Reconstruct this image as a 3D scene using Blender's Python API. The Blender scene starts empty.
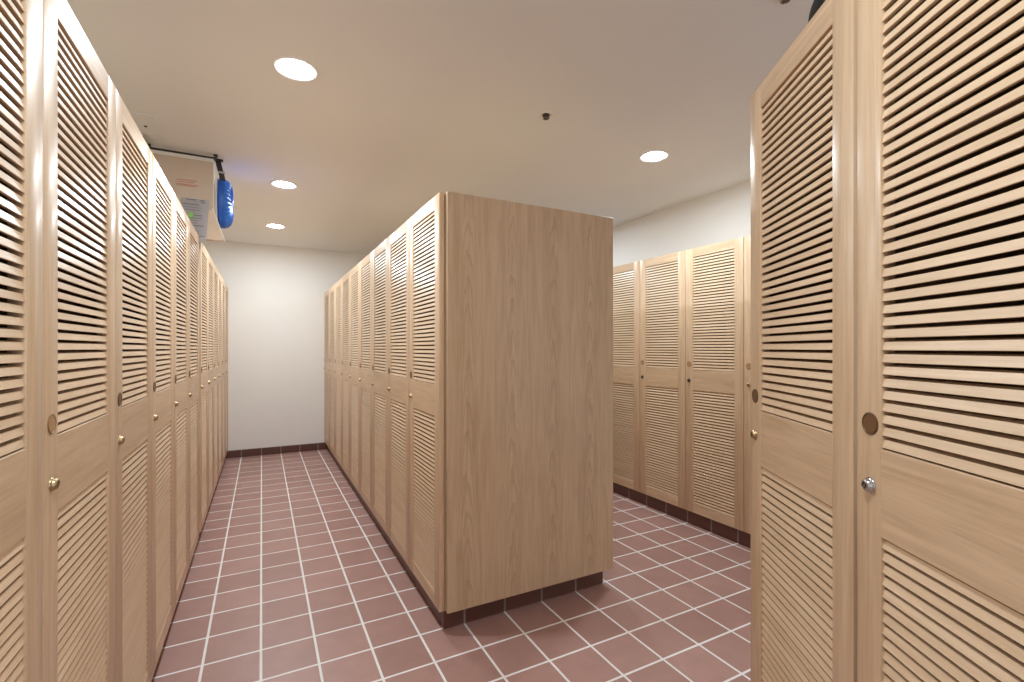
import bpy, bmesh, math, random
from mathutils import Vector, Matrix
random.seed(7)
S = bpy.context.scene
COL = S.collection
PI = math.pi

# ------------------------------------------------------------------ measures
TILE = .21
CAM_H = 1.285
CEIL = 2.53
Y_BACK, Y_FRONT = 6.46, -2.3
X_LEFT, X_RIGHT = -.95, 3.20
X0 = -1.0136 * TILE            # a grout line running down the aisle
Y0 = 10.8998 * TILE            # a grout line running across
Z_B, Z_T = .10, 1.985          # bottom and top of the locker doors
W = .48                        # locker pitch
DT = .024                      # door thickness

# ------------------------------------------------------------------ node helpers
def new_mat(name):
    m = bpy.data.materials.new(name); m.use_nodes = True
    nt = m.node_tree; nt.nodes.clear()
    out = nt.nodes.new('ShaderNodeOutputMaterial')
    b = nt.nodes.new('ShaderNodeBsdfPrincipled')
    nt.links.new(b.outputs[0], out.inputs[0])
    return m, nt, b

def N(nt, t, **kw):
    n = nt.nodes.new(t)
    for k, v in kw.items():
        if k.startswith('i_'): n.inputs[k[2:].replace('_', ' ')].default_value = v
        else: setattr(n, k, v)
    return n

def math_(nt, op, a, b=None, c=None):
    n = nt.nodes.new('ShaderNodeMath'); n.operation = op
    for i, v in enumerate((a, b, c)):
        if v is None: continue
        if isinstance(v, (int, float)): n.inputs[i].default_value = v
        else: nt.links.new(v, n.inputs[i])
    return n.outputs[0]

def mixc(nt, fac, a, b, blend='MIX'):
    n = nt.nodes.new('ShaderNodeMix'); n.data_type = 'RGBA'; n.blend_type = blend
    for sock, v in ((n.inputs[0], fac), (n.inputs[6], a), (n.inputs[7], b)):
        if isinstance(v, (int, float)): sock.default_value = v
        elif isinstance(v, tuple): sock.default_value = (*v, 1)
        else: nt.links.new(v, sock)
    return n.outputs[2]

def simple(name, col, rough=.5, metal=0, noise=0, nscale=40, coat=0):
    m, nt, b = new_mat(name)
    b.inputs['Roughness'].default_value = rough
    b.inputs['Metallic'].default_value = metal
    b.inputs['Coat Weight'].default_value = coat
    if noise:
        tc = N(nt, 'ShaderNodeTexCoord')
        nz = N(nt, 'ShaderNodeTexNoise', i_Scale=nscale, i_Detail=4.0)
        nt.links.new(tc.outputs['Object'], nz.inputs['Vector'])
        lo = tuple(c * (1 - noise) for c in col); hi = tuple(min(1, c * (1 + noise)) for c in col)
        nt.links.new(mixc(nt, nz.outputs[0], lo, hi), b.inputs['Base Color'])
    else:
        b.inputs['Base Color'].default_value = (*col, 1)
    return m

OAK_LO, OAK_HI = (.53, .365, .222), (.70, .515, .340)
OAK_ROUGH = .42

def oak(name, axis, cathedral=0.0, lo=OAK_LO, hi=OAK_HI, rough=OAK_ROUGH):
    """varnished oak, grain along the given local axis; each object takes its own piece of the plank"""
    m, nt, b = new_mat(name)
    tc = N(nt, 'ShaderNodeTexCoord'); oi = N(nt, 'ShaderNodeObjectInfo')
    off = N(nt, 'ShaderNodeCombineXYZ')
    r10 = math_(nt, 'MULTIPLY', oi.outputs['Random'], 17.0)
    for i in range(3): nt.links.new(r10, off.inputs[i])
    add = N(nt, 'ShaderNodeVectorMath', operation='ADD')
    nt.links.new(tc.outputs['Object'], add.inputs[0]); nt.links.new(off.outputs[0], add.inputs[1])
    def streak(along, across, detail, rough=.6, dist=0.0):
        sc = [across] * 3; sc['XYZ'.index(axis)] = along
        mp = N(nt, 'ShaderNodeMapping'); mp.inputs['Scale'].default_value = sc
        nt.links.new(add.outputs[0], mp.inputs['Vector'])
        nz = N(nt, 'ShaderNodeTexNoise', i_Scale=1.0, i_Detail=detail, i_Roughness=rough, i_Distortion=dist)
        nt.links.new(mp.outputs[0], nz.inputs['Vector'])
        return nz.outputs[0]
    broad = streak(1.6, 22, 4, .55, 1.6)
    fine = streak(5, 150, 3, .6, .8)
    pores = streak(16, 520, 2)
    f = math_(nt, 'ADD', math_(nt, 'MULTIPLY', broad, .62), math_(nt, 'MULTIPLY', fine, .38))
    ramp = N(nt, 'ShaderNodeMapRange'); ramp.inputs['From Min'].default_value = .36; ramp.inputs['From Max'].default_value = .65
    nt.links.new(f, ramp.inputs['Value'])
    col = mixc(nt, ramp.outputs[0], lo, hi)
    pr = N(nt, 'ShaderNodeMapRange'); pr.inputs['From Min'].default_value = .60; pr.inputs['From Max'].default_value = .74
    pr.inputs['To Max'].default_value = .22
    nt.links.new(pores, pr.inputs['Value'])
    col = mixc(nt, pr.outputs[0], col, tuple(c * .55 for c in lo))
    if cathedral:
        sep = N(nt, 'ShaderNodeSeparateXYZ'); nt.links.new(tc.outputs['Object'], sep.inputs[0])
        p = .228
        q = math_(nt, 'ADD', math_(nt, 'DIVIDE', sep.outputs['X'], p), .06)
        cell = math_(nt, 'FLOOR', q)
        u = math_(nt, 'SUBTRACT', math_(nt, 'FRACT', q), .5)
        u2 = math_(nt, 'MULTIPLY', u, u)
        mp = N(nt, 'ShaderNodeMapping'); mp.inputs['Scale'].default_value = (11, 11, 2.0)
        nt.links.new(add.outputs[0], mp.inputs['Vector'])
        nz = N(nt, 'ShaderNodeTexNoise', i_Scale=1.0, i_Detail=4.0, i_Roughness=.62)
        nt.links.new(mp.outputs[0], nz.inputs['Vector'])
        g = math_(nt, 'ADD', math_(nt, 'MULTIPLY', sep.outputs['Z'], 6.0), math_(nt, 'MULTIPLY', u2, 70.0))
        g = math_(nt, 'ADD', g, math_(nt, 'MULTIPLY', nz.outputs[0], 4.2))
        g = math_(nt, 'ADD', g, math_(nt, 'MULTIPLY', cell, .37))
        fr = math_(nt, 'FRACT', g)
        ln = N(nt, 'ShaderNodeMapRange'); ln.inputs['From Min'].default_value = .55; ln.inputs['From Max'].default_value = 1.0
        nt.links.new(fr, ln.inputs['Value'])
        fade = N(nt, 'ShaderNodeMapRange'); fade.inputs['From Min'].default_value = .02; fade.inputs['From Max'].default_value = .11
        fade.inputs['To Min'].default_value = cathedral; fade.inputs['To Max'].default_value = cathedral * .12
        nt.links.new(u2, fade.inputs['Value'])
        col = mixc(nt, math_(nt, 'MULTIPLY', ln.outputs[0], fade.outputs[0]), col, tuple(c * .62 for c in lo))
    # plank to plank difference
    hv = N(nt, 'ShaderNodeHueSaturation')
    nt.links.new(math_(nt, 'ADD', math_(nt, 'MULTIPLY', oi.outputs['Random'], .12), .94), hv.inputs['Value'])
    nt.links.new(col, hv.inputs['Color'])
    nt.links.new(hv.outputs[0], b.inputs['Base Color'])
    b.inputs['Roughness'].default_value = rough
    b.inputs['Coat Weight'].default_value = .22
    b.inputs['Coat Roughness'].default_value = .22
    bp = N(nt, 'ShaderNodeBump'); bp.inputs['Strength'].default_value = .06; bp.inputs['Distance'].default_value = .002
    nt.links.new(fine, bp.inputs['Height']); nt.links.new(bp.outputs[0], b.inputs['Normal'])
    return m

def quarry(name, floor=True, offx=X0, offy=Y0):
    m, nt, b = new_mat(name)
    geo = N(nt, 'ShaderNodeNewGeometry')
    sep = N(nt, 'ShaderNodeSeparateXYZ'); nt.links.new(geo.outputs['Position'], sep.inputs[0])
    x = math_(nt, 'SUBTRACT', sep.outputs['X'], offx); y = math_(nt, 'SUBTRACT', sep.outputs['Y'], offy)
    comb = N(nt, 'ShaderNodeCombineXYZ')
    if floor:
        nt.links.new(x, comb.inputs[0]); nt.links.new(y, comb.inputs[1])
    else:
        sn = N(nt, 'ShaderNodeSeparateXYZ'); nt.links.new(geo.outputs['True Normal'], sn.inputs[0])
        g = math_(nt, 'GREATER_THAN', math_(nt, 'ABSOLUTE', sn.outputs['X']), .5)
        mx = N(nt, 'ShaderNodeMix'); mx.data_type = 'FLOAT'
        nt.links.new(g, mx.inputs[0]); nt.links.new(x, mx.inputs[2]); nt.links.new(y, mx.inputs[3])
        nt.links.new(mx.outputs[0], comb.inputs[0]); nt.links.new(math_(nt, 'ADD', sep.outputs['Z'], .004), comb.inputs[1])
    br = N(nt, 'ShaderNodeTexBrick', offset=0.0, squash=1.0)
    br.inputs['Scale'].default_value = 1.0
    br.inputs['Brick Width'].default_value = TILE; br.inputs['Row Height'].default_value = TILE
    br.inputs['Mortar Size'].default_value = .0058; br.inputs['Mortar Smooth'].default_value = .25
    br.inputs['Bias'].default_value = 0
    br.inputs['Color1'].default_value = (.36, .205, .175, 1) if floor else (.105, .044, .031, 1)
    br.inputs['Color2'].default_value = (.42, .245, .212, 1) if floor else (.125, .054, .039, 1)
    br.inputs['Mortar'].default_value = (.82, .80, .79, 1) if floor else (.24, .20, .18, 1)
    nt.links.new(comb.outputs[0], br.inputs['Vector'])
    nz = N(nt, 'ShaderNodeTexNoise', i_Scale=9.0, i_Detail=5.0, i_Roughness=.6)
    nt.links.new(comb.outputs[0], nz.inputs['Vector'])
    nz2 = N(nt, 'ShaderNodeTexNoise', i_Scale=240.0, i_Detail=2.0)
    nt.links.new(comb.outputs[0], nz2.inputs['Vector'])
    hv = N(nt, 'ShaderNodeHueSaturation')
    v = math_(nt, 'ADD', math_(nt, 'MULTIPLY', nz.outputs[0], .30), math_(nt, 'MULTIPLY', nz2.outputs[0], .16))
    nt.links.new(math_(nt, 'ADD', v, .77), hv.inputs['Value'])
    nt.links.new(br.outputs['Color'], hv.inputs['Color'])
    nt.links.new(hv.outputs[0], b.inputs['Base Color'])
    ro = N(nt, 'ShaderNodeMapRange'); ro.inputs['To Min'].default_value = .40; ro.inputs['To Max'].default_value = .8
    nt.links.new(br.outputs['Fac'], ro.inputs['Value']); nt.links.new(ro.outputs[0], b.inputs['Roughness'])
    h = math_(nt, 'ADD', math_(nt, 'MULTIPLY', br.outputs['Fac'], -1.0), math_(nt, 'MULTIPLY', nz.outputs[0], .12))
    bp = N(nt, 'ShaderNodeBump'); bp.inputs['Strength'].default_value = .45; bp.inputs['Distance'].default_value = .003
    nt.links.new(h, bp.inputs['Height']); nt.links.new(bp.outputs[0], b.inputs['Normal'])
    return m

def paint(name, col, rough=.6):
    m, nt, b = new_mat(name)
    tc = N(nt, 'ShaderNodeTexCoord')
    nz = N(nt, 'ShaderNodeTexNoise', i_Scale=3.0, i_Detail=3.0); nt.links.new(tc.outputs['Object'], nz.inputs['Vector'])
    nt.links.new(mixc(nt, nz.outputs[0], tuple(c * .97 for c in col), col), b.inputs['Base Color'])
    b.inputs['Roughness'].default_value = rough
    st = N(nt, 'ShaderNodeTexNoise', i_Scale=160.0, i_Detail=3.0); nt.links.new(tc.outputs['Object'], st.inputs['Vector'])
    bp = N(nt, 'ShaderNodeBump'); bp.inputs['Strength'].default_value = .05; bp.inputs['Distance'].default_value = .002
    nt.links.new(st.outputs[0], bp.inputs['Height']); nt.links.new(bp.outputs[0], b.inputs['Normal'])
    return m

def glow(name, col, strength):
    m = bpy.data.materials.new(name); m.use_nodes = True
    nt = m.node_tree; nt.nodes.clear()
    out = nt.nodes.new('ShaderNodeOutputMaterial'); e = nt.nodes.new('ShaderNodeEmission')
    e.inputs[0].default_value = (*col, 1); e.inputs[1].default_value = strength
    nt.links.new(e.outputs[0], out.inputs[0])
    return m

M = {}
M['oak_v'] = oak('oak_upright', 'Z')
M['oak_h'] = oak('oak_crosswise', 'X')
M['slat'] = oak('oak_slat', 'X', lo=(.62, .445, .285), hi=(.76, .58, .40), rough=.40)  # lighter than the frame oak: downlight caught by the slats put into colour
M['veneer'] = oak('oak_veneer', 'Z', cathedral=.42, lo=(.475, .325, .20), hi=(.60, .43, .28))
M['carcass'] = simple('oak_board', (.50, .35, .22), .6, noise=.08, nscale=12)
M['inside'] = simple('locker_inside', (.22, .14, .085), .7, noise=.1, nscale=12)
M['floor'] = quarry('quarry_floor')
M['base'] = quarry('quarry_base', floor=False)  # darker tile than the floor, with overhang shadow also put into its colour
M['wall'] = paint('white_wall_paint', (.84, .84, .82))
M['ceil'] = paint('ceiling_paint', (.81, .835, .845), .7)
M['trim'] = simple('white_trim', (.82, .82, .80), .4)
M['lens'] = glow('lamp_lens', (.86, .95, 1.0), 68)
M['brass'] = simple('brass', (.44, .33, .19), .36, 1.0)
M['steel'] = simple('steel', (.52, .52, .53), .24, 1.0)
M['dark_metal'] = simple('dark_metal', (.10, .085, .07), .4, .8)
M['plate_dark'] = simple('brown_plate', (.150, .072, .028), .4, noise=.1)
M['plate_tan'] = simple('tan_plate', (.42, .25, .12), .4, noise=.1)
M['plate_rim'] = simple('plate_rim', (.10, .055, .02), .35)
M['plate_tan_rim'] = simple('plate_tan_rim', (.27, .155, .07), .4)
M['card'] = simple('cardboard', (.60, .50, .41), .8, noise=.05, nscale=30)
M['card_white'] = simple('white_board', (.80, .79, .76), .7)
M['cream'] = simple('cream_board', (.70, .57, .43), .6, noise=.12, nscale=14)
M['paper'] = simple('paper', (.70, .70, .74), .8)
M['ink'] = simple('ink', (.23, .22, .25), .8)
M['red_ink'] = simple('red_ink', (.56, .30, .21), .8)
M['green'] = simple('green_sticker', (.26, .52, .17), .6)
M['black'] = simple('black_plastic', (.018, .018, .020), .35)
M['black_cloth'] = simple('black_cloth', (.012, .011, .009), .9, noise=.3, nscale=200)
M['webbing'] = simple('black_webbing', (.03, .03, .034), .6, noise=.3, nscale=300)
M['blue'] = simple('blue_shell', (.008, .10, .50), .48, coat=.1)
M['blue_cover'] = simple('blue_cover', (.012, .15, .60), .38, coat=.1)
M['blue_pale'] = simple('pale_blue_edge', (.72, .80, .90), .35)

# ------------------------------------------------------------------ object helpers
def obj(name, bm, mats, parent=None, smooth=None):
    me = bpy.data.meshes.new(name); bm.to_mesh(me); bm.free()
    for m in (mats if isinstance(mats, (list, tuple)) else [mats]): me.materials.append(m)
    if smooth is not None:
        for p in me.polygons: p.use_smooth = True
        if smooth > 0: me.set_sharp_from_angle(angle=math.radians(smooth))
    o = bpy.data.objects.new(name, me); COL.objects.link(o)
    if parent: o.parent = parent
    return o

def empty(name, loc=(0, 0, 0), rz=0):
    o = bpy.data.objects.new(name, None); COL.objects.link(o)
    o.location = loc; o.rotation_euler = (0, 0, rz); o.empty_display_size = .05
    return o

def tag(o, label, cat, group=None):
    o['label'] = label; o['category'] = cat
    if group: o['group'] = group
    return o

def struct(o):
    o['kind'] = 'structure'; return o

def box(bm, x0, x1, y0, y1, z0, z1, bevel=0, mat=0, seg=1):
    r = bmesh.ops.create_cube(bm, size=1, matrix=Matrix.Translation(((x0 + x1) / 2, (y0 + y1) / 2, (z0 + z1) / 2)) @ Matrix.Diagonal((x1 - x0, y1 - y0, z1 - z0, 1)))
    vs = set(r['verts'])
    fs = {f for v in vs for f in v.link_faces}
    for f in fs: f.material_index = mat
    if bevel:
        es = list({e for v in vs for e in v.link_edges})
        bmesh.ops.bevel(bm, geom=es, offset=bevel, segments=seg, affect='EDGES', profile=.5, material=-1)
    return bm

def lathe(bm, prof, n=32, mtx=Matrix(), mat=0):
    """prof: list of (radius, height); turned about local z"""
    rings = []
    for r, z in prof:
        if r < 1e-6: rings.append([bm.verts.new(mtx @ Vector((0, 0, z)))])
        else: rings.append([bm.verts.new(mtx @ Vector((r * math.cos(2 * PI * k / n), r * math.sin(2 * PI * k / n), z))) for k in range(n)])
    for a, b in zip(rings, rings[1:]):
        for k in range(n):
            j = (k + 1) % n
            if len(a) == 1 and len(b) == 1: continue
            if len(a) == 1: f = bm.faces.new((a[0], b[j], b[k]))
            elif len(b) == 1: f = bm.faces.new((a[k], a[j], b[0]))
            else: f = bm.faces.new((a[k], a[j], b[j], b[k]))
            f.material_index = mat
    bmesh.ops.recalc_face_normals(bm, faces=bm.faces[:])
    return bm

def tube(bm, pts, r, n=8, mat=0):
    pts = [Vector(p) for p in pts]; rings = []
    for i, p in enumerate(pts):
        d = (pts[min(i + 1, len(pts) - 1)] - pts[max(i - 1, 0)]).normalized()
        a = d.orthogonal().normalized() if i == 0 else (rings_a - d * rings_a.dot(d)).normalized()
        rings_a = a; b_ = d.cross(a)
        rings.append([bm.verts.new(p + a * r * math.cos(2 * PI * k / n) + b_ * r * math.sin(2 * PI * k / n)) for k in range(n)])
    for a, b_ in zip(rings, rings[1:]):
        for k in range(n):
            f = bm.faces.new((a[k], a[(k + 1) % n], b_[(k + 1) % n], b_[k])); f.material_index = mat
    bm.faces.new(rings[0][::-1]).material_index = mat; bm.faces.new(rings[-1]).material_index = mat
    bmesh.ops.recalc_face_normals(bm, faces=bm.faces[:])

def BM(): return bmesh.new()

# ------------------------------------------------------------------ the room
def slab(name, m, *b):
    return struct(obj(name, box(BM(), *b), m))
slab('floor', M['floor'], X_LEFT - .1, X_RIGHT + .1, Y_FRONT - .1, Y_BACK + .1, -.1, 0)
slab('ceiling', M['ceil'], X_LEFT - .1, X_RIGHT + .1, Y_FRONT - .1, Y_BACK + .1, CEIL, CEIL + .1)
slab('wall_back', M['wall'], X_LEFT - .1, X_RIGHT + .1, Y_BACK, Y_BACK + .1, 0, CEIL)
#slab('wall_front', M['wall'], X_LEFT - .1, X_RIGHT + .1, Y_FRONT - .1, Y_FRONT, 0, CEIL)
slab('wall_left', M['wall'], X_LEFT - .1, X_LEFT, Y_FRONT, Y_BACK, 0, CEIL)
slab('wall_right', M['wall'], X_RIGHT, X_RIGHT + .1, Y_FRONT, Y_BACK, 0, CEIL)

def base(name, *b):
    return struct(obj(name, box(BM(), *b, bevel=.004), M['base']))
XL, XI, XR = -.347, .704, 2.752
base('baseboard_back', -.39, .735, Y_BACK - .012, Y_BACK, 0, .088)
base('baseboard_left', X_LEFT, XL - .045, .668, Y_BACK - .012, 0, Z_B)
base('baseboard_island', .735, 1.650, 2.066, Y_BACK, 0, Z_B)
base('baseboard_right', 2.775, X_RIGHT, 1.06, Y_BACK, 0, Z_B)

# ------------------------------------------------------------------ locker prototype
ST = .069           # stile width
ZR = (0, .065, .872, 1.018, 1.822, Z_T - Z_B)   # rails and louvre openings, above the door bottom
G = .0022
def door_frame_mesh(w, sl=ST):
    bm = BM()
    for x0, x1 in ((G, sl), (w - ST, w - G)):
        box(bm, x0, x1, 0, DT, 0, ZR[5], bevel=.0016, mat=0, seg=2)
    for z0, z1 in ((ZR[0], ZR[1]), (ZR[2], ZR[3]), (ZR[4], ZR[5])):
        box(bm, sl - .0005, w - ST + .0005, .0003, DT - .0003, z0, z1, bevel=.0012, mat=1)
    return bm
PITCH = .0201
def louver_mesh(w, z0, z1, sl=ST):
    bm = BM()
    n = round((z1 - z0) / PITCH); p = (z1 - z0) / n
    prof = [Vector(v) for v in ((.0024, -.0067), (.0058, .0064), (.0125, .0062), (.0190, .0090), (.0205, .0076), (.0110, -.0055), (.0034, -.0074))]
    for k in range(n):
        zc = z0 + (k + .5) * p
        a, b = [], []
        for v in prof:
            a.append(bm.verts.new((sl - .002, v.x, zc + v.y)))
            b.append(bm.verts.new((w - ST + .002, v.x, zc + v.y)))
        for i in range(len(prof)):
            j = (i + 1) % len(prof)
            bm.faces.new((a[i], a[j], b[j], b[i]))
        bm.faces.new(a); bm.faces.new(b)
    bmesh.ops.recalc_face_normals(bm, faces=bm.faces[:])
    return bm
def body_mesh(w, depth, x0=.003, x1=None):
    bm = BM(); x1 = (w - .003) if x1 is None else x1; h = Z_T - Z_B - .004; y0 = DT + .002; t = .016
    box(bm, x0, x0 + t, y0, depth, 0, h); box(bm, x1 - t, x1, y0, depth, 0, h)
    box(bm, x0 + t, x1 - t, y0, depth, 0, t); box(bm, x0 + t, x1 - t, y0, depth, h - t, h)
    box(bm, x0 + t, x1 - t, depth - .008, depth, t, h - t)
    box(bm, x0 + t, x1 - t, y0 + .03, depth - .008, 1.50, 1.516)
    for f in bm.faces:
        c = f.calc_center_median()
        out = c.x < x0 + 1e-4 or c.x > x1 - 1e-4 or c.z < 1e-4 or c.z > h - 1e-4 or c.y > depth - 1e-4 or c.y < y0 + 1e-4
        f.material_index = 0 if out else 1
    return bm
RX = Matrix.Rotation(PI / 2, 4, 'X')     # lathe axis z -> local -y (out of the door)
def knob_mesh():
    bm = BM()
    lathe(bm, [(.0, -.001), (.0132, -.001), (.0132, .0018), (.0124, .0028), (.0110, .0036), (.0100, .0066), (.0091, .0092), (.0076, .0102), (.0056, .0104)], 28, RX)
    lathe(bm, [(.0056, .0104), (.0052, .0094), (.0, .0094)], 24, RX, mat=1)
    box(bm, -.0009, .0009, -.0103, -.0090, -.0038, .0038)
    return bm
def plate_mesh():
    bm = BM()
    lathe(bm, [(.0188, -.0005), (.0188, .0016), (.0180, .0022), (.0166, .0022), (.0160, .0014)], 36, RX, mat=1)
    lathe(bm, [(.0160, .0014), (.0, .0014)], 36, RX, mat=0)
    return bm

DEPTH = .55
PROTO = {}
def shared(key, fn, mats, smooth=None):
    if key not in PROTO:
        o = obj('proto', fn(), mats, None, smooth)
        PROTO[key] = o.data
        bpy.data.objects.remove(o)
    return PROTO[key]
def inst(name, me, parent, loc=(0, 0, 0), rz=0):
    me.name = name
    o = bpy.data.objects.new(name, me); COL.objects.link(o)
    o.parent = parent; o.location = loc; o.rotation_euler = (0, 0, rz)
    return o

def locker(loc, rz, label, group, w=W, depth=.44, plate='plate_dark', knob='brass', ajar=0, bx0=.003, kz=.931, pz=1.044, sl=ST):
    t = empty('louvered_locker', (loc[0], loc[1], Z_B), rz)
    tag(t, label, 'locker', group)
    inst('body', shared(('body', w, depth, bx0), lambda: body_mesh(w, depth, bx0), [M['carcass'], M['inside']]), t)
    # the door turns on its right-hand edge
    d = inst('door', shared(('door', w, sl), lambda: door_frame_mesh(w, sl), [M['oak_v'], M['oak_h']], 40), t)
    if ajar:
        a = math.radians(ajar)
        d.rotation_euler = (0, 0, a)
        d.location = (w - w * math.cos(a), -w * math.sin(a), 0)
    inst('upper_louvers', shared(('lu', w, sl), lambda: louver_mesh(w, ZR[3], ZR[4], sl), M['slat']), d)
    inst('lower_louvers', shared(('ll', w, sl), lambda: louver_mesh(w, ZR[1], ZR[2], sl), M['slat']), d)
    k = inst('knob', shared(('knob', knob), knob_mesh, [M[knob], M['dark_metal']], 40), d, (.036, 0, kz))
    p = inst('number_plate', shared(('plate', plate), plate_mesh, [M[plate], M['plate_rim' if plate == 'plate_dark' else 'plate_tan_rim']], 40), d, (.036, 0, pz))
    return t

# left row, facing +x
ys = [.668 + .48 * i for i in range(6)]
ys2 = [3.64 + .47 * i for i in range(6)]
left_labels = [
    'louvered oak locker cut by the left edge of the photo, nearest in the left row',
    'louvered oak locker with brass knob, second from the near end of the left row',
    'louvered oak locker, third from the near end of the left row',
    'louvered oak locker, fourth from the near end of the left row',
    'louvered oak locker, fifth from the near end of the left row',
    'louvered oak locker under the cardboard carton, sixth from the near end of the left row',
    'louvered oak locker just past the carton, sixth from the back wall in the left row',
    'louvered oak locker, fifth from the back wall in the left row',
    'louvered oak locker, fourth from the back wall in the left row',
    'louvered oak locker, third from the back wall in the left row',
    'louvered oak locker, second from the back wall in the left row',
    'louvered oak locker touching the white back wall in the left row']
for i, y in enumerate(ys + ys2):
    w = W if i < 6 else .47
    locker((XL, y), PI / 2, left_labels[i], 'lockers of the left row', w=w, depth=DEPTH, plate='plate_tan' if i < 2 else 'plate_dark')
f = obj('filler_strip', box(BM(), XL - .30, XL - .006, 3.551, 3.637, Z_B, Z_T - .004, bevel=.0015), M['oak_v'])
tag(f, 'narrow plain oak filler strip between the sixth and seventh lockers of the left row', 'panel')

# island, facing -x towards the aisle
yi0 = 2.036; WI = (Y_BACK - .004 - yi0) / 9
isl = ['louvered oak locker beside the tall plain end panel, nearest in the island row',
       'louvered oak locker, second from the plain end panel in the island row',
       'louvered oak locker, third from the plain end panel in the island row',
       'louvered oak locker, fourth from the plain end panel in the island row',
       'louvered oak locker in the middle of the island row, fifth from the end panel',
       'louvered oak locker, fourth from the back wall in the island row',
       'louvered oak locker, third from the back wall in the island row',
       'louvered oak locker, second from the back wall in the island row',
       'louvered oak locker touching the back wall in the island row']
for i in range(9):
    locker((XI, yi0 + WI * (i + 1)), -PI / 2, isl[i], 'lockers of the island row', w=WI, depth=.965)
bm = BM(); box(bm, 0, .939, 0, .022, 0, Z_T - Z_B, bevel=.0012)
e = obj('end_panel', bm, M['veneer']); e.location = (.733, 2.010, Z_B)
tag(e, 'tall plain oak veneer panel closing the near end of the island of lockers', 'panel')

# right wall row, facing -x
rl = ['louvered oak locker by the right wall, half hidden behind the end panel edge',
      'louvered oak locker in the middle of the three seen along the right wall',
      'louvered oak locker fully seen along the right wall, beside the angled tall lockers',
      'louvered oak locker showing only a thin strip behind the angled tall locker']
for i, y in enumerate((3.457, 2.978, 2.499, 2.020)):
    locker((XR, y), -PI / 2, rl[i], 'lockers along the right wall', depth=.44, plate='plate_tan', knob='dark_metal' if i < 3 else 'brass', w=.479, kz=.942, pz=1.058).scale = (1, 1, 1.010)

# angled lockers at the right of the picture
aA, aB = math.radians(33.2), math.radians(30.3)
locker((1.208, .867), -PI / 2 - aA, 'tall louvered oak locker standing at an angle, left of the two nearest on the right', 'angled lockers at the right', w=.468, knob='brass', kz=.950, pz=1.055)
locker((.9353, .4638), -PI / 2 - aB, 'louvered oak locker cut by the right edge of the photo, with steel knob', 'angled lockers at the right', w=.468, sl=.060, knob='steel', bx0=.035, kz=.952, pz=1.057)
# their tiled base
bm = BM(); box(bm, .02, .93, .05, .42, 0, Z_B - .001)
o = struct(obj('baseboard_angled', bm, M['base'])); o.location = (1.208, .867, 0); o.rotation_euler = (0, 0, -PI / 2 - math.radians(32.2))

# ------------------------------------------------------------------ ceiling
def downlight(x, y, label):
    t = empty('recessed_downlight', (x, y, CEIL)); tag(t, label, 'ceiling light', 'recessed ceiling lights')
    bm = BM(); lathe(bm, [(.069, -.001), (.072, -.003), (.090, -.0052), (.093, -.0050), (.0955, -.003), (.096, .0)], 48)
    obj('trim_ring', bm, M['trim'], t, 50)
    bm = BM(); lathe(bm, [(.0695, -.0012), (.058, -.003), (.030, -.004), (.0, -.0045)], 40)
    obj('lens', bm, M['lens'], t, 50)
    return t
downlight(.135, 2.326, 'large bright round ceiling light, nearest over the left aisle')
downlight(.150, 4.010, 'bright round ceiling light, middle of the three over the left aisle')
downlight(.124, 5.412, 'small bright round ceiling light near the back wall over the left aisle')
downlight(2.250, 2.300, 'bright round ceiling light over the right aisle, above the plain end panel')
for x, y in ((.135, .35), (2.25, 4.0)):
    downlight(x, y, 'round recessed ceiling light beyond what the photo shows')

def sprinkler(x, y, label):
    t = empty('sprinkler_head', (x, y, CEIL)); tag(t, label, 'sprinkler', 'ceiling sprinklers')
    bm = BM(); lathe(bm, [(.042, 0), (.041, -.004), (.034, -.007), (.026, -.006), (.023, -.001)], 32)
    obj('escutcheon', bm, M['trim'], t, 50)
    bm = BM(); lathe(bm, [(.020, .0), (.020, -.006), (.011, -.010), (.010, -.018), (.0, -.018)], 20)
    for s in (-1, 1):
        tube(bm, [(s * .009, 0, -.014), (s * .018, 0, -.022), (s * .016, 0, -.034), (s * .004, 0, -.044)], .0034, 8)
    tube(bm, [(0, 0, -.018), (0, 0, -.040)], .0030, 8)
    obj('frame', bm, M['dark_metal'], t, 50)
    bm = BM()
    for k in range(12):
        a = 2 * PI * k / 12
        m = Matrix.Rotation(a, 4, 'Z')
        r = bmesh.ops.create_cube(bm, size=1, matrix=m @ Matrix.Translation((.010, 0, -.046)) @ Matrix.Diagonal((.013, .0042, .0014, 1)))
    lathe(bm, [(.0, -.0445), (.010, -.0445), (.010, -.0475), (.0, -.0475)], 20)
    obj('deflector', bm, M['dark_metal'], t)
    for c in t.children: c.scale = (1, 1, .45)
    return t
sprinkler(1.343, 2.163, 'small fire sprinkler head in the middle of the ceiling')
sprinkler(1.635, 1.036, 'small dark sprinkler head cut by the top edge of the photo')

t = empty('ceiling_access_panel', (-.62, 3.31, CEIL)); tag(t, 'flush square painted access panel in the ceiling above the left row', 'access panel')
obj('panel', box(BM(), -.10, .10, -.15, .15, -.0015, 0, bevel=.0005), M['ceil'], t)
bm = BM()
for a in ((-.115, .115, -.165, -.153), (-.115, .115, .153, .165), (-.115, -.103, -.153, .153), (.103, .115, -.153, .153)): box(bm, a[0], a[1], a[2], a[3], -.004, 0, bevel=.001)
obj('frame', bm, M['ceil'], t)
bm = BM(); lathe(bm, [(.008, -.003), (.008, -.006), (.004, -.007), (.0, -.007)], 16)
o = obj('latch', bm, M['dark_metal'], t, 50); o.location = (.045, .0, 0)

# ------------------------------------------------------------------ things on top of the left row
ZTOP = Z_T - .004
YB = 3.60
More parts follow.
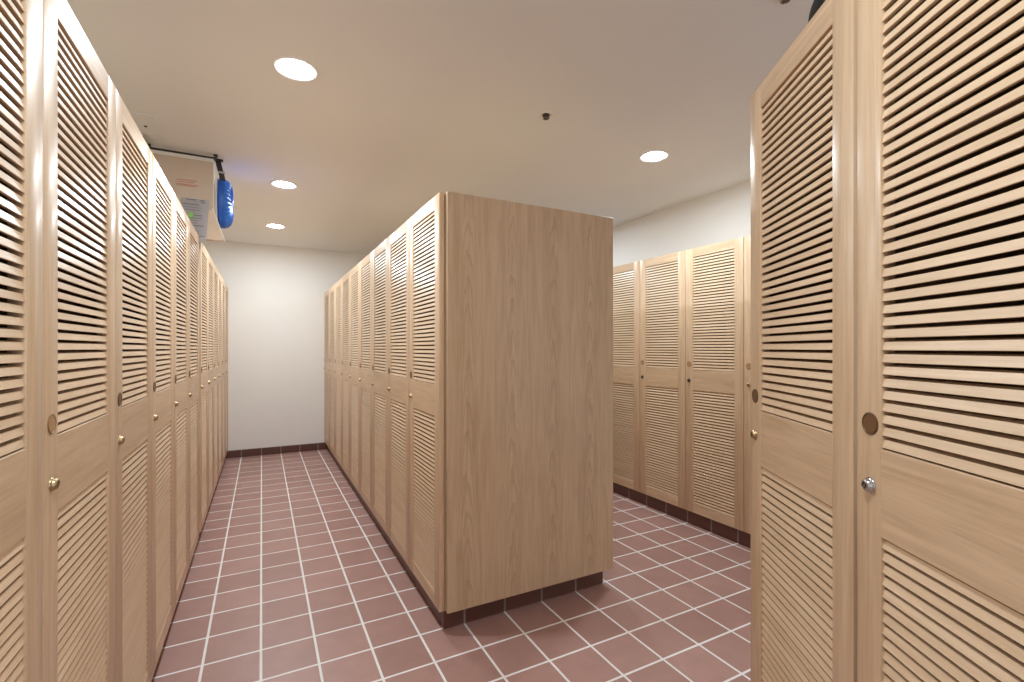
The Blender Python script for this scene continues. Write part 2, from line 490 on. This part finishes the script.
# carton
t = empty('cardboard_carton', (-.44, YB, ZTOP)); tag(t, 'flat cardboard carton with faint red print on top of the left lockers', 'box')
bm = BM(); box(bm, -.19, .163, 0, .07, 0.002, .500, bevel=.004, seg=2)
obj('carton_body', bm, M['card'], t)
bm = BM(); box(bm, .1632, .1685, .002, .068, .19, .497, bevel=.001)
obj('side_panel', bm, M['card_white'], t)
bm = BM()
v = [bm.verts.new(p) for p in ((.1635, .0, .20), (.1635, .06, .20), (.232, .06, .002), (.232, .0, .0), (.158, .0, .20), (.158, .06, .20), (.226, .06, .002), (.226, .0, .0))]
for q in ((0, 1, 2, 3), (7, 6, 5, 4), (0, 3, 7, 4), (1, 5, 6, 2), (0, 4, 5, 1), (3, 2, 6, 7)): bm.faces.new([v[i] for i in q])
bmesh.ops.recalc_face_normals(bm, faces=bm.faces[:])
obj('side_flap', bm, M['card_white'], t)
bm = BM()
v = [bm.verts.new(p) for p in ((.163, -.004, .19), (.163, .012, .19), (.222, .012, .0), (.222, -.004, .0), (.06, -.004, .19), (.06, .012, .19), (.06, .012, .0), (.06, -.004, .0))]
for q in ((0, 1, 2, 3), (7, 6, 5, 4), (0, 3, 7, 4), (1, 5, 6, 2), (0, 4, 5, 1), (3, 2, 6, 7)): bm.faces.new([v[i] for i in q])
bmesh.ops.recalc_face_normals(bm, faces=bm.faces[:])
obj('front_flap', bm, M['cream'], t)
bm = BM()
for z, x0, x1 in ((.358, -.03, .075), (.345, -.03, .06), (.330, -.035, .085), (.322, -.03, .07)): box(bm, x0, x1, -.0012, 0, z, z + .006)
obj('print', bm, M['red_ink'], t)
# sheet of paper hanging down the front of the carton
t = empty('paper_sheet', (-.38, YB - .012, 1.955)); tag(t, 'white printed sheet with a green sticker hanging on the front of the carton', 'paper')
bm = BM()
nx, nz = 8, 12; g = {}
for i in range(nx + 1):
    for k in range(nz + 1):
        x = -.075 + .143 * i / nx; z = .275 * k / nz
        yy = -.014 * (1 - k / nz) ** 2 + .003 * math.sin(i * .7)
        g[i, k] = bm.verts.new((x + .016 * (k / nz), yy, z - .004 * i / nx))
for i in range(nx):
    for k in range(nz): bm.faces.new((g[i, k], g[i + 1, k], g[i + 1, k + 1], g[i, k + 1]))
bmesh.ops.solidify(bm, geom=bm.faces[:], thickness=.0006)
obj('sheet', bm, M['paper'], t, 60)
bm = BM()
rng = random.Random(3)
def mark(bm, x0, x1, z, h):
    fz = z / .275; y = -.014 * (1 - fz) ** 2 - .0048
    box(bm, x0, x1, y, y + .001, z, z + h)
x = -.04
for wd in (.010, .008, .010, .009, .010, .008): mark(bm, x, x + wd * .8, .262, .006); x += wd
mark(bm, .035, .062, .262, .006); mark(bm, .040, .062, .250, .005)
for k in range(13):
    z = .232 - k * .0165
    if k in (3, 9): continue
    mark(bm, -.055, .02 + rng.random() * .04, z, .0022 if k % 4 else .004)
obj('print', bm, M['ink'], t)
bm = BM(); mark(bm, -.030, .000, .150, .034)
o = obj('sticker', bm, M['green'], t); o.location = (0, -.001, 0)

# black rail frame under the ceiling
t = empty('ceiling_rail', (-.44, YB, CEIL)); tag(t, 'black metal rail under the ceiling along the top of the carton', 'rail')
bm = BM(); box(bm, -.17, .185, -.002, .012, -.026, -.016, bevel=.002); obj('cross_rail', bm, M['black'], t)
bm = BM(); box(bm, -.185, -.166, -.17, .02, -.026, -.014, bevel=.002); obj('side_rail', bm, M['black'], t)
for s in (-.172, .178):
    bm = BM(); box(bm, s - .012, s + .012, -.012, .012, -.012, 0, bevel=.001); obj('bracket', bm, M['black'], t)

# blue ribbed thing hung on a black strap beside the carton
t = empty('blue_ribbed_bag', (-.226, YB + .02, 2.262)); tag(t, 'round bright blue ribbed bag hanging on a black strap beside the carton', 'bag')
def disc(bm, rx, ry, rz, ribs=0, amp=0, nu=48, nv=24, x0=0):
    rows = []
    for i in range(nv + 1):
        ph = PI * i / nv
        if i in (0, nv): rows.append([bm.verts.new((x0 + rx * math.cos(ph), 0, 0))]); continue
        s = math.sin(ph) ** .55
        row = []
        for k in range(nu):
            a = 2 * PI * k / nu
            m = 1 + (amp * math.cos(a * ribs) if math.cos(ph) > -.2 else 0)
            row.append(bm.verts.new((x0 + rx * math.cos(ph) * m, ry * s * math.cos(a), rz * s * math.sin(a))))
        rows.append(row)
    for a, b in zip(rows, rows[1:]):
        for k in range(nu):
            j = (k + 1) % nu
            if len(a) == 1: bm.faces.new((a[0], b[k], b[j]))
            elif len(b) == 1: bm.faces.new((a[k], b[0], a[j]))
            else: bm.faces.new((a[k], b[k], b[j], a[j]))
    bmesh.ops.recalc_face_normals(bm, faces=bm.faces[:])
def wheel(bm, prof, ry, rz, ribs, nu):
    rows = []
    for x, r, amp in prof:
        if r == 0: rows.append([bm.verts.new((x, 0, 0))]); continue
        row = []
        for k in range(nu):
            a = 2 * PI * k / nu
            row.append(bm.verts.new((x + amp * (.5 + .5 * math.cos(a * ribs)) ** 2, ry * r * math.cos(a), rz * r * math.sin(a))))
        rows.append(row)
    for a, b in zip(rows, rows[1:]):
        for k in range(nu):
            j = (k + 1) % nu
            if len(a) == 1: bm.faces.new((a[0], b[k], b[j]))
            elif len(b) == 1: bm.faces.new((a[k], b[0], a[j]))
            else: bm.faces.new((a[k], b[k], b[j], a[j]))
    bmesh.ops.recalc_face_normals(bm, faces=bm.faces[:])
bm = BM(); wheel(bm, [(-.026, 0, 0), (-.026, .97, 0), (-.022, 1, 0), (.006, 1, 0), (.010, .985, .0)], .140, .164, 0, 120)
obj('rim', bm, M['blue'], t, 40).location = (.0, .140, 0)
bm = BM(); wheel(bm, [(.008, .985, .0), (.018, .95, .006), (.029, .86, .010), (.039, .70, .010), (.045, .50, .009), (.048, .28, .006), (.050, .10, .0), (.050, 0, 0)], .140, .164, 30, 240)
obj('ribbed_cover', bm, M['blue_cover'], t, 60).location = (.0, .140, 0)
bm = BM(); disc(bm, .008, .141, .166); obj('edge_band', bm, M['blue_pale'], t, 60).location = (-.034, .140, .0)
bm = BM()
pts = [(-.030, .06, .262), (-.022, .05, .22), (-.008, .05, .165), (-.002, .06, .13)]
for a, b in zip(pts, pts[1:]):
    a, b = Vector(a), Vector(b)
    vs = [bm.verts.new(p) for p in (a + Vector((-.016, 0, 0)), a + Vector((.016, 0, 0)), b + Vector((.016, 0, 0)), b + Vector((-.016, 0, 0)))]
    bm.faces.new(vs)
bmesh.ops.remove_doubles(bm, verts=bm.verts[:], dist=1e-5)
bmesh.ops.solidify(bm, geom=bm.faces[:], thickness=.004)
obj('strap', bm, M['webbing'], t)
bm = BM(); box(bm, -.022, .014, .042, .054, .172, .188, bevel=.002)
obj('buckle', bm, M['steel'], t).location = (-.004, -.002, 0)
bm = BM(); box(bm, -.052, .000, .045, .075, .256, .268, bevel=.002); obj('hanger', bm, M['black'], t)

# black rounded bag on the angled locker
t = empty('black_bag', (1.251, .61, ZTOP + .003), -PI / 2 - aA); tag(t, 'black rounded bag mostly hidden on top of the angled tall locker', 'bag')
bm = BM(); bmesh.ops.create_uvsphere(bm, u_segments=40, v_segments=24, radius=1)
sg = lambda c, e: math.copysign(abs(c) ** e, c)
for v in bm.verts:
    v.co = Vector((sg(v.co.x, .75) * .115, sg(v.co.y, .75) * .095, (sg(v.co.z, .9) + 1) * .105))
obj('bag_body', bm, M['black_cloth'], t, 60)
bm = BM(); tube(bm, [(-.04, 0, .196), (-.03, 0, .225), (0, 0, .235), (.03, 0, .225), (.04, 0, .196)], .006, 8); obj('handle', bm, M['black'], t, 60)

# ------------------------------------------------------------------ camera and output
cam = bpy.data.cameras.new('camera'); co = bpy.data.objects.new('camera', cam); COL.objects.link(co)
co.location = (0, 0, CAM_H); co.rotation_euler = (PI / 2, 0, -.4843)
cam.sensor_width = 36; cam.lens = 475.69 / 1024 * 36; cam.shift_y = 7.18 / 1024
cam.clip_start = .02
S.camera = co
w = bpy.data.worlds.new('world'); S.world = w; w.use_nodes = True
w.node_tree.nodes['Background'].inputs[0].default_value = (.95, .98, 1, 1)
w.node_tree.nodes['Background'].inputs[1].default_value = .25
S.view_settings.view_transform = 'Standard'
S.view_settings.look = 'None'
S.view_settings.gamma = 1
S.view_settings.use_curve_mapping = False
S.view_settings.exposure = 2.5
S.cycles.use_denoising = True
S.cycles.caustics_reflective = False
S.cycles.caustics_refractive = False
S.cycles.max_bounces = 12
S.cycles.diffuse_bounces = 10
S.cycles.sample_clamp_indirect = 6
